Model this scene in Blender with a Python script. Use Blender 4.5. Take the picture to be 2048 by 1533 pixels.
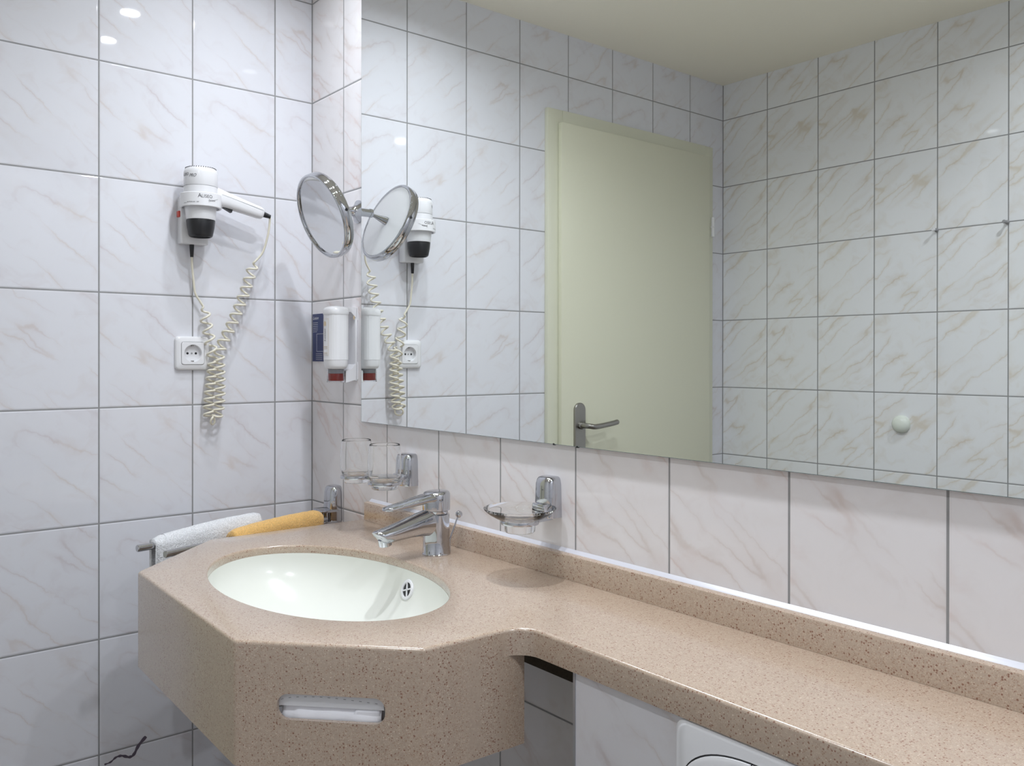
import bpy, bmesh, math, random
from mathutils import Vector, Matrix, noise
random.seed(7)
PI = math.pi
S = bpy.context.scene
for o in list(bpy.data.objects): bpy.data.objects.remove(o)
COL = S.collection

# ------------------------------------------------------------------ camera
cam_d = bpy.data.cameras.new('camera')
cam_d.sensor_fit = 'HORIZONTAL'; cam_d.sensor_width = 36.0
cam_d.lens = 1715.80 / 2048 * 36.0
cam_d.shift_y = -46.07 / 2048
cam_d.clip_start = 0.02; cam_d.clip_end = 50
cam = bpy.data.objects.new('camera', cam_d); COL.objects.link(cam)
yaw, pitch, roll = 0.88602, -0.0023, 0.00094
CAM = Vector((1.99646, -0.97892, 1.23432))
f_ = Vector((-math.sin(yaw)*math.cos(pitch), math.cos(yaw)*math.cos(pitch), math.sin(pitch)))
r0 = Vector((math.cos(yaw), math.sin(yaw), 0)); u0 = r0.cross(f_)
r_ = math.cos(roll)*r0 + math.sin(roll)*u0; u_ = -math.sin(roll)*r0 + math.cos(roll)*u0
m = Matrix((r_, u_, -f_)).transposed().to_4x4(); m.translation = CAM
cam.matrix_world = m
S.camera = cam

# ------------------------------------------------------------------ world, exposure
w = bpy.data.worlds.new('world'); S.world = w; w.use_nodes = True
w.node_tree.nodes['Background'].inputs[0].default_value = (0.9, 0.93, 1, 1)
w.node_tree.nodes['Background'].inputs[1].default_value = 0.0
S.view_settings.view_transform = 'Standard'; S.view_settings.look = 'None'
S.view_settings.exposure = -1.68; S.view_settings.gamma = 1.0
S.view_settings.use_curve_mapping = False
cy = S.cycles
cy.use_denoising = True
cy.max_bounces = 20; cy.diffuse_bounces = 7; cy.glossy_bounces = 8
cy.transmission_bounces = 16; cy.transparent_max_bounces = 12
cy.sample_clamp_indirect = 6.0; cy.sample_clamp_direct = 0
cy.blur_glossy = 0.3

# ------------------------------------------------------------------ ceiling lamps
CEIL = 2.2575
def lamp(name, x, y, power, col=(0.885, 0.935, 1.0), size=0.06, spread=148):
    l = bpy.data.lights.new(name, 'AREA'); l.shape = 'DISK'; l.size = size
    l.energy = power; l.color = col; l.spread = math.radians(spread)
    o = bpy.data.objects.new(name, l); COL.objects.link(o)
    o.location = (x, y, CEIL - 0.012)
    return o
LAMPS = [(0.378, -0.245, 8.2), (0.68, -0.25, 11.0), (0.955, -0.245, 17.0), (1.45, -1.18, 19.0), (2.20, -0.28, 21.0)]
lamp_objs = [lamp('spotlight_beam', x, y, p) for x, y, p in LAMPS]

# ------------------------------------------------------------------ helpers
def link(o, parent=None):
    COL.objects.link(o)
    if parent is not None: o.parent = parent
    return o
def tag(o, label=None, cat=None, group=None, kind=None):
    for k, v in (('label', label), ('category', cat), ('group', group), ('kind', kind)):
        if v: o[k] = v
    return o
def empty(name, loc, rz=0.0, label=None, cat=None, group=None):
    o = bpy.data.objects.new(name, None); o.empty_display_size = 0.02
    COL.objects.link(o); o.location = loc; o.rotation_euler = (0, 0, rz)
    return tag(o, label, cat, group)
def finish(bm, name, mat, parent=None, smooth=True, angle=35, world=True):
    """mesh given in world coordinates; parented parts keep their place"""
    bmesh.ops.recalc_face_normals(bm, faces=bm.faces[:])
    me = bpy.data.meshes.new(name); 
    if parent is not None and world:
        bpy.context.view_layer.update()
        pm = parent_matrix(parent).inverted()
        bmesh.ops.transform(bm, matrix=pm, verts=bm.verts[:])
    bm.to_mesh(me); bm.free()
    if smooth:
        for p in me.polygons: p.use_smooth = True
        try: me.set_sharp_from_angle(angle=math.radians(angle))
        except Exception: pass
    me.materials.append(mat)
    o = bpy.data.objects.new(name, me); link(o, parent)
    return o
def parent_matrix(o):
    mm = Matrix.Identity(4)
    while o is not None:
        mm = Matrix.LocRotScale(o.location, o.rotation_euler, o.scale) @ mm; o = o.parent
    return mm
def rebase(o, p):
    """move the origin of a top-level mesh to p without moving the mesh"""
    o.data.transform(Matrix.Translation(-Vector(p))); o.location = p
    return o
def box(bm, a, b, bev=0.0, seg=2):
    x0, y0, z0 = (min(a[i], b[i]) for i in range(3)); x1, y1, z1 = (max(a[i], b[i]) for i in range(3))
    r = bmesh.ops.create_cube(bm, size=1.0)
    vs = r['verts']
    bmesh.ops.transform(bm, matrix=Matrix.Translation(((x0+x1)/2, (y0+y1)/2, (z0+z1)/2)) @ Matrix.Diagonal((x1-x0, y1-y0, z1-z0, 1)), verts=vs)
    if bev > 0:
        es = list({e for v in vs for e in v.link_edges})
        bmesh.ops.bevel(bm, geom=es, offset=bev, segments=seg, affect='EDGES', profile=0.5)
    return bm
def lathe(bm, prof, mat=Matrix.Identity(4), n=48, sx=1.0, sy=1.0, close=False):
    """prof: (radius, height) list; revolve about local z"""
    rings = []
    for (r, z) in prof:
        if r < 1e-7: rings.append([bm.verts.new(mat @ Vector((0, 0, z)))])
        else: rings.append([bm.verts.new(mat @ Vector((r*sx*math.cos(2*PI*i/n), r*sy*math.sin(2*PI*i/n), z))) for i in range(n)])
    pairs = list(zip(rings, rings[1:]))
    if close: pairs.append((rings[-1], rings[0]))
    for A, B in pairs:
        if len(A) == 1 and len(B) == 1: continue
        for i in range(n):
            j = (i+1) % n
            if len(A) == 1: bm.faces.new((A[0], B[i], B[j]))
            elif len(B) == 1: bm.faces.new((A[i], A[j], B[0]))
            else: bm.faces.new((A[i], A[j], B[j], B[i]))
    return bm
def frame_to(d, up=Vector((0, 0, 1))):
    """matrix whose z axis is d"""
    z = Vector(d).normalized()
    x = up.cross(z)
    if x.length < 1e-6: x = Vector((1, 0, 0)).cross(z)
    x.normalize(); y = z.cross(x)
    return Matrix((x, y, z)).transposed().to_4x4()
def at(p, d=(0, 0, 1)):
    mm = frame_to(d); mm.translation = Vector(p); return mm
def loft(bm, loops, cap=True, close=False):
    R = [[bm.verts.new(v) for v in l] for l in loops]
    n = len(R[0])
    for A, B in zip(R, R[1:]):
        for i in range(n):
            j = (i+1) % n; bm.faces.new((A[i], A[j], B[j], B[i]))
    if close:
        A, B = R[-1], R[0]
        for i in range(n):
            j = (i+1) % n; bm.faces.new((A[i], A[j], B[j], B[i]))
    elif cap:
        bm.faces.new(list(reversed(R[0]))); bm.faces.new(R[-1])
    return bm
def tube(bm, pts, rad, n=10, cap=True):
    pts = [Vector(p) for p in pts]
    rs = rad if isinstance(rad, (list, tuple)) else [rad]*len(pts)
    T = []
    for i in range(len(pts)):
        a = pts[max(i-1, 0)]; b = pts[min(i+1, len(pts)-1)]; T.append((b-a).normalized())
    N = T[0].orthogonal().normalized(); loops = []
    for i, p in enumerate(pts):
        if i:
            N = (N - T[i]*N.dot(T[i]))
            if N.length < 1e-6: N = T[i].orthogonal()
            N.normalize()
        B = T[i].cross(N)
        loops.append([p + rs[i]*(math.cos(2*PI*k/n)*N + math.sin(2*PI*k/n)*B) for k in range(n)])
    return loft(bm, loops, cap)
def rrect(w_, h_, r, n=6):
    """rounded rectangle points centred on 0"""
    out = []
    for cx, cy_, a0 in ((w_/2-r, h_/2-r, 0), (-w_/2+r, h_/2-r, PI/2), (-w_/2+r, -h_/2+r, PI), (w_/2-r, -h_/2+r, 1.5*PI)):
        for k in range(n+1):
            a = a0 + PI/2*k/n; out.append((cx + r*math.cos(a), cy_ + r*math.sin(a)))
    return out
def smooth_pts(P, n=12, closed=False):
    """Catmull-Rom"""
    P = [Vector(p) for p in P]; out = []
    m_ = len(P)
    for i in range(m_-1):
        a = P[max(i-1, 0)]; b = P[i]; c = P[i+1]; d = P[min(i+2, m_-1)]
        for k in range(n):
            t = k/n
            out.append(0.5*((2*b) + (c-a)*t + (2*a-5*b+4*c-d)*t*t + (3*b-a-3*c+d)*t**3))
    out.append(P[-1]); return out
def offset_poly(P, d):
    """inset a closed ccw 2D polygon by d with mitres"""
    n = len(P); out = []
    for i in range(n):
        a = Vector(P[i-1]); b = Vector(P[i]); c = Vector(P[(i+1) % n])
        e1 = (b-a).normalized(); e2 = (c-b).normalized()
        n1 = Vector((-e1.y, e1.x)); n2 = Vector((-e2.y, e2.x))
        mt = n1+n2; k = 1 + n1.dot(n2)
        out.append(tuple(b + mt*(d/max(k, 0.2))))
    return out
def text_mesh(body, size, shear=0.0, sx=1.0):
    cu = bpy.data.curves.new('t', 'FONT'); cu.body = body; cu.size = size; cu.shear = shear
    cu.resolution_u = 3
    o = bpy.data.objects.new('t', cu); COL.objects.link(o)
    bpy.context.view_layer.update()
    me = bpy.data.meshes.new_from_object(o.evaluated_get(bpy.context.evaluated_depsgraph_get()))
    vs = [(v.co.x*sx, v.co.y) for v in me.vertices]; fs = [tuple(p.vertices) for p in me.polygons]
    bpy.data.objects.remove(o); bpy.data.curves.remove(cu); bpy.data.meshes.remove(me)
    x0 = min(v[0] for v in vs); x1 = max(v[0] for v in vs)
    return [(x-x0, y) for x, y in vs], fs, x1-x0
def add_text(bm, body, size, fn, shear=0.0, sx=1.0, fit=None):
    vs, fs, wd = text_mesh(body, size, shear, sx)
    k = fit/wd if fit else 1.0
    V = [bm.verts.new(fn(x*k, y)) for x, y in vs]
    for f in fs:
        try: bm.faces.new([V[i] for i in f])
        except ValueError: pass
    return bm

# ------------------------------------------------------------------ materials
def mat_new(name):
    mt = bpy.data.materials.new(name); mt.use_nodes = True
    nt = mt.node_tree; b = nt.nodes['Principled BSDF']
    return mt, nt, b
def setp(b, **k):
    names = dict(col='Base Color', rough='Roughness', metal='Metallic', ior='IOR', trans='Transmission Weight',
                 coat='Coat Weight', coatr='Coat Roughness', spec='Specular IOR Level', sheen='Sheen Weight', sub='Subsurface Weight')
    for kk, v in k.items():
        s = b.inputs[names[kk]]
        s.default_value = (*v, 1) if kk == 'col' else v
def simple(name, col, rough=0.4, metal=0.0, bump=0.0, bscale=200.0, vary=0.0, **k):
    mt, nt, b = mat_new(name); setp(b, col=col, rough=rough, metal=metal, **k)
    N = nt.nodes; L = nt.links
    if bump or vary:
        geo = N.new('ShaderNodeNewGeometry'); nz = N.new('ShaderNodeTexNoise')
        nz.inputs['Scale'].default_value = bscale; nz.inputs['Detail'].default_value = 3
        L.new(geo.outputs['Position'], nz.inputs['Vector'])
        if bump:
            bp = N.new('ShaderNodeBump'); bp.inputs['Strength'].default_value = bump; bp.inputs['Distance'].default_value = 0.001
            L.new(nz.outputs['Fac'], bp.inputs['Height']); L.new(bp.outputs[0], b.inputs['Normal'])
        if vary:
            mx = N.new('ShaderNodeMix'); mx.data_type = 'RGBA'
            mx.inputs[6].default_value = (*[c*(1-vary) for c in col], 1); mx.inputs[7].default_value = (*[min(1, c*(1+vary)) for c in col], 1)
            L.new(nz.outputs['Fac'], mx.inputs[0]); L.new(mx.outputs[2], b.inputs['Base Color'])
    return mt
class NB:
    """tiny node maths builder"""
    def __init__(s, nt): s.nt = nt; s.N = nt.nodes; s.L = nt.links
    def m(s, op, *a, clamp=False):
        n = s.N.new('ShaderNodeMath'); n.operation = op; n.use_clamp = clamp
        for i, v in enumerate(a):
            if isinstance(v, (int, float)): n.inputs[i].default_value = v
            else: s.L.new(v, n.inputs[i])
        return n.outputs[0]
    def vec(s, x, y, z):
        n = s.N.new('ShaderNodeCombineXYZ')
        for i, v in enumerate((x, y, z)):
            if isinstance(v, (int, float)): n.inputs[i].default_value = v
            else: s.L.new(v, n.inputs[i])
        return n.outputs[0]
    def noise(s, v, scale, detail=2, rough=0.5, dist=0.0):
        n = s.N.new('ShaderNodeTexNoise'); n.inputs['Scale'].default_value = scale
        n.inputs['Detail'].default_value = detail; n.inputs['Roughness'].default_value = rough; n.inputs['Distortion'].default_value = dist
        s.L.new(v, n.inputs['Vector']); return n.outputs['Fac']
    def smooth(s, v, a, b, lo=0.0, hi=1.0):
        n = s.N.new('ShaderNodeMapRange'); n.interpolation_type = 'SMOOTHSTEP'
        s.L.new(v, n.inputs[0]); 
        for i, x in enumerate((a, b, lo, hi)): n.inputs[i+1].default_value = x
        return n.outputs[0]
    def mix(s, f, a, b):
        n = s.N.new('ShaderNodeMix'); n.data_type = 'RGBA'
        if isinstance(f, (int, float)): n.inputs[0].default_value = f
        else: s.L.new(f, n.inputs[0])
        for i, v in ((6, a), (7, b)):
            if isinstance(v, tuple): n.inputs[i].default_value = (*v, 1)
            else: s.L.new(v, n.inputs[i])
        return n.outputs[2]
ROW = 1.8757
def tile_mat(name, axis, u0, sgn, corners, base=(0.715, 0.72, 0.765), vein=(0.54, 0.475, 0.49), vein2=(0.60, 0.53, 0.50), tw=0.2, th=0.25, zrow=ROW, grout=0.0017, seed=0.0):
    """marbled wall tile laid on a grid; axis 0 = x, 1 = y; sgn = direction of the veins"""
    mt, nt, b = mat_new(name); nb = NB(nt); m_ = nb.m
    geo = nb.N.new('ShaderNodeNewGeometry'); sp = nb.N.new('ShaderNodeSeparateXYZ'); nb.L.new(geo.outputs['Position'], sp.inputs[0])
    u = sp.outputs[axis]; v = sp.outputs[2]
    cu = m_('DIVIDE', m_('SUBTRACT', u, u0), tw); cv = m_('DIVIDE', m_('SUBTRACT', v, zrow), th)
    iu = m_('FLOOR', cu); iv = m_('FLOOR', cv)
    fu = m_('SUBTRACT', cu, iu); fv = m_('SUBTRACT', cv, iv)
    du = m_('MULTIPLY', m_('MINIMUM', fu, m_('SUBTRACT', 1.0, fu)), tw)
    dv = m_('MULTIPLY', m_('MINIMUM', fv, m_('SUBTRACT', 1.0, fv)), th)
    d = m_('MINIMUM', du, dv)
    for c in corners: d = m_('MINIMUM', d, m_('ABSOLUTE', m_('SUBTRACT', u, c)))
    tilem = nb.smooth(d, grout*0.85, grout*1.1)
    # four printed tile faces, picked per tile
    wn = nb.N.new('ShaderNodeTexWhiteNoise'); wn.noise_dimensions = '2D'; nb.L.new(nb.vec(iu, iv, 0), wn.inputs['Vector'])
    pick = m_('MULTIPLY', m_('FLOOR', m_('MULTIPLY', wn.outputs['Value'], 5.0)), 3.7)
    lu = m_('MULTIPLY', m_('SUBTRACT', fu, 0.5), tw); lv = m_('MULTIPLY', m_('SUBTRACT', fv, 0.5), th)
    al = m_('ADD', m_('MULTIPLY', lu, 0.79*sgn), m_('MULTIPLY', lv, -0.613)); ac = m_('ADD', m_('MULTIPLY', lu, 0.613*sgn), m_('MULTIPLY', lv, 0.79))
    wob = m_('MULTIPLY', m_('SUBTRACT', nb.noise(nb.vec(al, ac, pick), 15, 4, 0.6), 0.5), 0.042)
    ac2 = m_('ADD', ac, wob)
    q = nb.vec(m_('MULTIPLY', al, 0.16), ac2, m_('ADD', pick, seed))
    n1 = nb.noise(q, 15, 1.5, 0.5)
    ridge = m_('ABSOLUTE', m_('SUBTRACT', n1, 0.52))
    thin = nb.smooth(ridge, 0.0, 0.018, 1.0, 0.0)
    wide = nb.smooth(ridge, 0.0, 0.075, 1.0, 0.0)
    gate = nb.smooth(nb.noise(nb.vec(al, ac, m_('ADD', pick, 5.0+seed)), 9, 2), 0.36, 0.60)
    cloud = nb.smooth(nb.noise(nb.vec(al, ac2, m_('ADD', pick, 9.0)), 17, 3, 0.6, 0.6), 0.50, 0.72)
    amt = m_('ADD', m_('MULTIPLY', m_('MULTIPLY', thin, gate), 0.36), m_('ADD', m_('MULTIPLY', m_('MULTIPLY', wide, gate), 0.21), m_('MULTIPLY', cloud, 0.20)), clamp=True)
    vc = nb.mix(nb.smooth(nb.noise(nb.vec(al, ac, pick), 8, 1), 0.4, 0.6), vein, vein2)
    colr = nb.mix(amt, base, vc)
    gr = nb.mix(nb.noise(geo.outputs['Position'], 60, 2), (0.24, 0.24, 0.245), (0.31, 0.31, 0.315))
    nb.L.new(nb.mix(tilem, gr, colr), b.inputs['Base Color'])
    nb.L.new(m_('SUBTRACT', 0.75, m_('MULTIPLY', tilem, 0.72)), b.inputs['Roughness'])
    setp(b, spec=0.5)
    hgt = m_('ADD', m_('MULTIPLY', nb.smooth(d, grout*0.7, grout*2.6), 1.0), m_('MULTIPLY', nb.noise(nb.vec(al, ac, pick), 12, 1), 0.16))
    bp = nb.N.new('ShaderNodeBump'); bp.inputs['Strength'].default_value = 0.6; bp.inputs['Distance'].default_value = 0.0008
    nb.L.new(hgt, bp.inputs['Height']); nb.L.new(bp.outputs[0], b.inputs['Normal'])
    return mt
def stone_mat():
    mt, nt, b = mat_new('speckled_solid_surface'); nb = NB(nt); m_ = nb.m
    geo = nb.N.new('ShaderNodeNewGeometry'); P = geo.outputs['Position']
    def specks(scale, thr, keep, off):
        v = nb.N.new('ShaderNodeTexVoronoi'); v.inputs['Scale'].default_value = scale; v.inputs['Randomness'].default_value = 1
        mp = nb.N.new('ShaderNodeMapping'); mp.inputs['Location'].default_value = (off, off*1.7, off*0.3)
        nb.L.new(P, mp.inputs[0]); nb.L.new(mp.outputs[0], v.inputs['Vector'])
        sc = nb.N.new('ShaderNodeSeparateColor'); nb.L.new(v.outputs['Color'], sc.inputs[0])
        on = m_('LESS_THAN', sc.outputs[0], keep)
        th = m_('MULTIPLY', m_('ADD', m_('MULTIPLY', sc.outputs[1], 0.7), 0.5), thr)
        inside = m_('LESS_THAN', v.outputs['Distance'], th)
        return m_('MULTIPLY', on, inside)
    base = nb.mix(nb.noise(P, 160, 3, 0.6), (0.375, 0.282, 0.208), (0.505, 0.398, 0.312))
    c = nb.mix(m_('MULTIPLY', specks(620, 0.42, 0.42, 1.0), 0.45), base, (0.66, 0.54, 0.41))
    c = nb.mix(m_('MULTIPLY', specks(560, 0.42, 0.36, 5.0), 0.55), c, (0.27, 0.13, 0.07))
    c = nb.mix(m_('MULTIPLY', specks(330, 0.34, 0.34, 9.0), 0.85), c, (0.20, 0.075, 0.04))
    c = nb.mix(m_('MULTIPLY', specks(420, 0.30, 0.13, 14.0), 0.55), c, (0.80, 0.72, 0.60))
    nb.L.new(c, b.inputs['Base Color']); setp(b, rough=0.32, spec=0.6, coat=0.85, coatr=0.16)
    return mt
M = {}
a0, b0, c0 = 0.09883, 0.16444, 0.19282
YB = -1.6914
M['tileL'] = tile_mat('marbled_tile_left', 1, -a0, 1, (0.0, YB))
M['tileR'] = tile_mat('marbled_tile_basin_wall', 0, b0, 1, (0.0,), seed=2.0, base=(0.78, 0.76, 0.775), vein=(0.64, 0.50, 0.47))
M['tileB'] = tile_mat('marbled_tile_rear', 0, c0, -1, (0.0,), seed=4.0, base=(0.79, 0.80, 0.82), vein=(0.58, 0.49, 0.38), vein2=(0.62, 0.54, 0.42))
M['tileX'] = tile_mat('marbled_tile_right', 1, -a0, -1, (0.0, YB), seed=6.0)
M['boxing'] = tile_mat('marbled_panel_boxing', 0, 1.193-0.0, 1, (), tw=0.6, th=0.6, zrow=0.24, seed=8.0, base=(0.74, 0.73, 0.76))
M['stone'] = stone_mat()
M['ceil'] = simple('cream_plaster', (0.90, 0.86, 0.74), 0.9, bump=0.25, bscale=90)
M['floor'] = simple('beige_floor_tile', (0.13, 0.10, 0.07), 0.35, vary=0.12, bscale=9)
M['chrome'] = simple('polished_chrome', (0.55, 0.56, 0.59), 0.035, 1.0)
M['steel'] = simple('brushed_steel', (0.36, 0.35, 0.33), 0.28, 1.0)
M['rail'] = simple('steel_rail', (0.55, 0.55, 0.56), 0.16, 1.0)
M['mirror'] = simple('silvered_glass', (0.945, 0.968, 0.955), 0.0, 1.0)
M['cosm'] = simple('cosmetic_mirror_glass', (0.86, 0.87, 0.88), 0.0, 1.0)
M['dark'] = simple('dark_edge', (0.03, 0.035, 0.035), 0.5)
M['edge'] = simple('glass_edge', (0.16, 0.20, 0.20), 0.2)
M['white'] = simple('white_plastic', (0.76, 0.76, 0.78), 0.22)
M['whitem'] = simple('matt_white_plastic', (0.74, 0.74, 0.76), 0.38)
M['grey'] = simple('grey_plastic', (0.30, 0.30, 0.31), 0.5)
M['black'] = simple('black_plastic', (0.012, 0.012, 0.014), 0.35)
M['ink'] = simple('dark_print', (0.04, 0.035, 0.045), 0.5)
M['gold'] = simple('gold_print', (0.58, 0.46, 0.30), 0.45)
M['red'] = simple('red_switch', (0.55, 0.05, 0.03), 0.3)
M['cord'] = simple('cream_cord', (0.76, 0.72, 0.60), 0.3)
M['ceramic'] = simple('white_basin', (0.74, 0.75, 0.70), 0.22)
M['navy'] = simple('navy_card', (0.022, 0.035, 0.12), 0.4)
M['doorf'] = simple('cream_door_frame', (0.64, 0.64, 0.52), 0.32)
M['doorl'] = simple('cream_door_leaf', (0.66, 0.655, 0.52), 0.36, bump=0.03, bscale=60)
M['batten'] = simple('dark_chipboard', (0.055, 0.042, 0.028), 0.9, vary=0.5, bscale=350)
M['sealant'] = simple('white_sealant', (0.58, 0.58, 0.63), 0.25)
M['alu'] = simple('aluminium_edge', (0.50, 0.51, 0.54), 0.35, 0.7)
M['paper'] = simple('tissue_paper', (0.86, 0.86, 0.90), 0.9, bump=0.2, bscale=150)
M['lens'] = simple('frosted_lens', (0.9, 0.9, 0.9), 0.4)
def glass(name, col, ior=1.5, rough=0.0):
    mt, nt, b = mat_new(name); setp(b, col=col, rough=rough, trans=1.0, ior=ior); return mt
M['glass'] = glass('clear_glass', (0.995, 1.0, 0.998), 1.45)
M['clearp'] = glass('clear_plastic', (0.93, 0.93, 0.95), 1.3)
M['soap'] = simple('red_liquid_soap', (0.24, 0.012, 0.004), 0.12)
def terry(name, col):
    mt, nt, b = mat_new(name); nb = NB(nt)
    geo = nb.N.new('ShaderNodeNewGeometry'); n = nb.noise(geo.outputs['Position'], 480, 2, 0.6); n2 = nb.noise(geo.outputs['Position'], 150, 3, 0.6)
    nb.L.new(nb.mix(nb.smooth(n, 0.32, 0.66), tuple(c*0.72 for c in col), col), b.inputs['Base Color'])
    setp(b, rough=0.95, sheen=0.3)
    bp = nb.N.new('ShaderNodeBump'); bp.inputs['Strength'].default_value = 0.9; bp.inputs['Distance'].default_value = 0.002
    nb.L.new(nb.m('ADD', n, n2), bp.inputs['Height']); nb.L.new(bp.outputs[0], b.inputs['Normal'])
    return mt
M['tw_white'] = terry('white_terry', (0.84, 0.85, 0.88))
M['tw_gold'] = terry('apricot_terry', (0.86, 0.52, 0.17))

# ------------------------------------------------------------------ room shell
XR = 2.45
def struct(name, a, b, mat):
    bm = bmesh.new(); box(bm, a, b); o = finish(bm, name, mat, smooth=False); o['kind'] = 'structure'; return o
T = 0.1
struct('floor', (-T, YB-T, -T), (XR+T, T, 0), M['floor'])
struct('ceiling', (-T, YB-T, CEIL), (XR+T, T, CEIL+T), M['ceil'])
wl = struct('wall_left', (-T, YB, 0), (0, 0, CEIL), M['tileL'])
struct('wall_basin', (-T, 0, 0), (XR+T, T, CEIL), M['tileR']).name = 'wall_front'
struct('wall_rear', (-T, YB-T, 0), (XR+T, YB, CEIL), M['tileB'])
struct('wall_right', (XR, YB, 0), (XR+T, 0, CEIL), M['tileX'])
# brush-stroke decoration on a low tile of the left wall
bm = bmesh.new()
SQ = [(-0.488, 0.352), (-0.4755, 0.3537), (-0.464, 0.361), (-0.4515, 0.3605), (-0.4375, 0.3535), (-0.4275, 0.3563), (-0.417, 0.374), (-0.4015, 0.389)]
sp = smooth_pts([(0.0003, y, z) for y, z in SQ], 6)
tp = []
for i, q in enumerate(sp):
    t = (sp[min(i+1, len(sp)-1)] - sp[max(i-1, 0)]).normalized(); nn = Vector((0, -t.z, t.y))
    wd = 0.0016 + 0.0022*(i/len(sp)) + 0.0006*math.sin(i*1.3)
    tp.append((bm.verts.new(q + nn*wd), bm.verts.new(q - nn*wd)))
for A, B in zip(tp, tp[1:]): bm.faces.new((A[0], A[1], B[1], B[0]))
finish(bm, 'tile_decor', simple('violet_grey_glaze', (0.12, 0.10, 0.13), 0.15), wl, smooth=False)
# boxing under the worktop with its metal corner strip
YX = -0.2195
bx_ = empty('cistern_boxing', (1.8, YX, 0), 0, 'white marbled boxed-in cistern panel under the long worktop', 'boxing')
bm = bmesh.new(); box(bm, (1.1965, YX, 0), (XR-0.002, -0.002, 0.834)); finish(bm, 'panel', M['boxing'], bx_, smooth=False)
bm = bmesh.new(); box(bm, (1.1925, YX-0.0012, 0), (1.1965, -0.002, 0.834)); finish(bm, 'corner_strip', M['alu'], bx_, smooth=False)
# lamps in the ceiling
for i, (x, y, p_) in enumerate(LAMPS):
    lab = ['round chrome-rimmed ceiling spotlight nearest the hair dryer wall', 'round chrome-rimmed ceiling spotlight above the oval basin',
           'round chrome-rimmed ceiling spotlight above the soap dish', 'round chrome-rimmed ceiling spotlight in the middle of the room', 'round chrome-rimmed ceiling spotlight over the far right end of the worktop'][i]
    t = empty('ceiling_spotlight', (x, y, CEIL), 0, lab, 'ceiling light', 'ceiling spotlights')
    bm = bmesh.new(); lathe(bm, [(0.031, 0.0), (0.044, 0.0), (0.046, -0.003), (0.042, -0.007), (0.033, -0.008), (0.031, -0.006)], at((x, y, CEIL)), 40, close=True)
    finish(bm, 'rim', M['chrome'], t)
    lamp_objs[i].parent = t; lamp_objs[i].location = (0, 0, -0.0055)
    lamp_objs[i].data.size = 0.050
    lamp_objs[i].data.spread = math.radians((156, 156, 146, 165, 135)[i])

# ------------------------------------------------------------------ door in the left wall (seen in the mirror)
D1 = empty('door_1', (0, -1.22, 0)); D1['kind'] = 'structure'
y0, y1, zt = -0.7984, -1.6106, 2.0095
fw = 0.062
bm = bmesh.new()
box(bm, (0, y0, 0), (0.016, y0-fw, zt), 0.002); box(bm, (0, y1, 0), (0.016, y1+0.045, zt), 0.002)
box(bm, (0, y0-fw, zt-fw), (0.016, y1+0.045, zt), 0.0)
finish(bm, 'door_frame', M['doorf'], D1, angle=30)
bm = bmesh.new(); box(bm, (0.0165, -0.8405, 0.008), (0.034, -1.570, 1.967), 0.0015)
finish(bm, 'door_leaf', M['doorl'], D1, angle=30)
for zz in (0.25, 1.712):
    bm = bmesh.new(); tube(bm, [(0.038, -1.582, zz-0.035), (0.038, -1.582, zz+0.035)], 0.006, 14)
    box(bm, (0.030, -1.585, zz-0.002), (0.0445, -1.577, zz+0.002))
    finish(bm, 'hinge', M['whitem'], D1)
HY, HZ = -0.914, 1.0
pl = None
bm = bmesh.new()
pts = rrect(0.046, 0.235, 0.0225, 10)
X0 = 0.034
loft(bm, [[(X0+dx, HY + y*k, HZ + z*kk - 0.024) for y, z in pts] for dx, k, kk in ((0, 1, 1), (0.006, 1, 1), (0.008, 0.93, 0.985))])
pl = finish(bm, 'handle_plate', M['steel'], D1)
bm = bmesh.new(); hz = HZ + 0.0225
P = [(X0+0.007, HY+0.0, hz), (X0+0.035, HY+0.0, hz), (X0+0.047, HY-0.006, hz-0.001), (X0+0.052, HY-0.022, hz-0.003), (X0+0.052, HY-0.06, hz+0.000), (X0+0.051, HY-0.105, hz+0.005), (X0+0.049, HY-0.126, hz+0.008)]
sp = smooth_pts(P, 6); tube(bm, sp, [0.0085 if i < len(sp)-2 else (0.0075 if i == len(sp)-2 else 0.004) for i in range(len(sp))], 16)
lathe(bm, [(0, 0), (0.012, 0), (0.012, 0.008), (0.0095, 0.012), (0, 0.012)], at((X0+0.007, HY, hz), (1, 0, 0)), 24)
finish(bm, 'door_lever', M['steel'], D1)
# wall bumper and pegs on the rear wall
bm = bmesh.new(); lathe(bm, [(0.0285, 0), (0.0285, 0.004), (0.027, 0.010), (0.022, 0.016), (0.013, 0.0205), (0.004, 0.022), (0, 0.022)], at((0.6835, YB, 1.0275), (0, 1, 0)), 40)
o = finish(bm, 'wall_bumper', simple('ivory_rubber', (0.72, 0.76, 0.70), 0.25)); rebase(o, (0.6835, YB, 1.0275))
tag(o, 'round white dome bumper low on the tiled wall reflected in the mirror', 'wall bumper')
for x, mt_, lab in ((0.7915, 'white', 'small wall peg with a pale tip on the tile joint, reflected above the round bumper'), (0.9905, 'grey', 'small all-grey wall peg on the tile joint nearest the right edge of the mirror reflection')):
    t = empty('wall_peg', (x, YB, 1.6245), 0, lab, 'wall peg', 'pegs on the rear wall')
    bm = bmesh.new(); lathe(bm, [(0.0055, 0), (0.0065, 0.003), (0.005, 0.006), (0.003, 0.008), (0.003, 0.022)], at((x, YB, 1.6245), (0, 1, 0)), 20)
    finish(bm, 'base', M['grey'], t)
    bm = bmesh.new(); lathe(bm, [(0, 0.021), (0.0052, 0.021), (0.0055, 0.025), (0.004, 0.0275), (0, 0.028)], at((x, YB, 1.6245), (0, 1, 0)), 20)
    finish(bm, 'tip', M[mt_], t)

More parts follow.
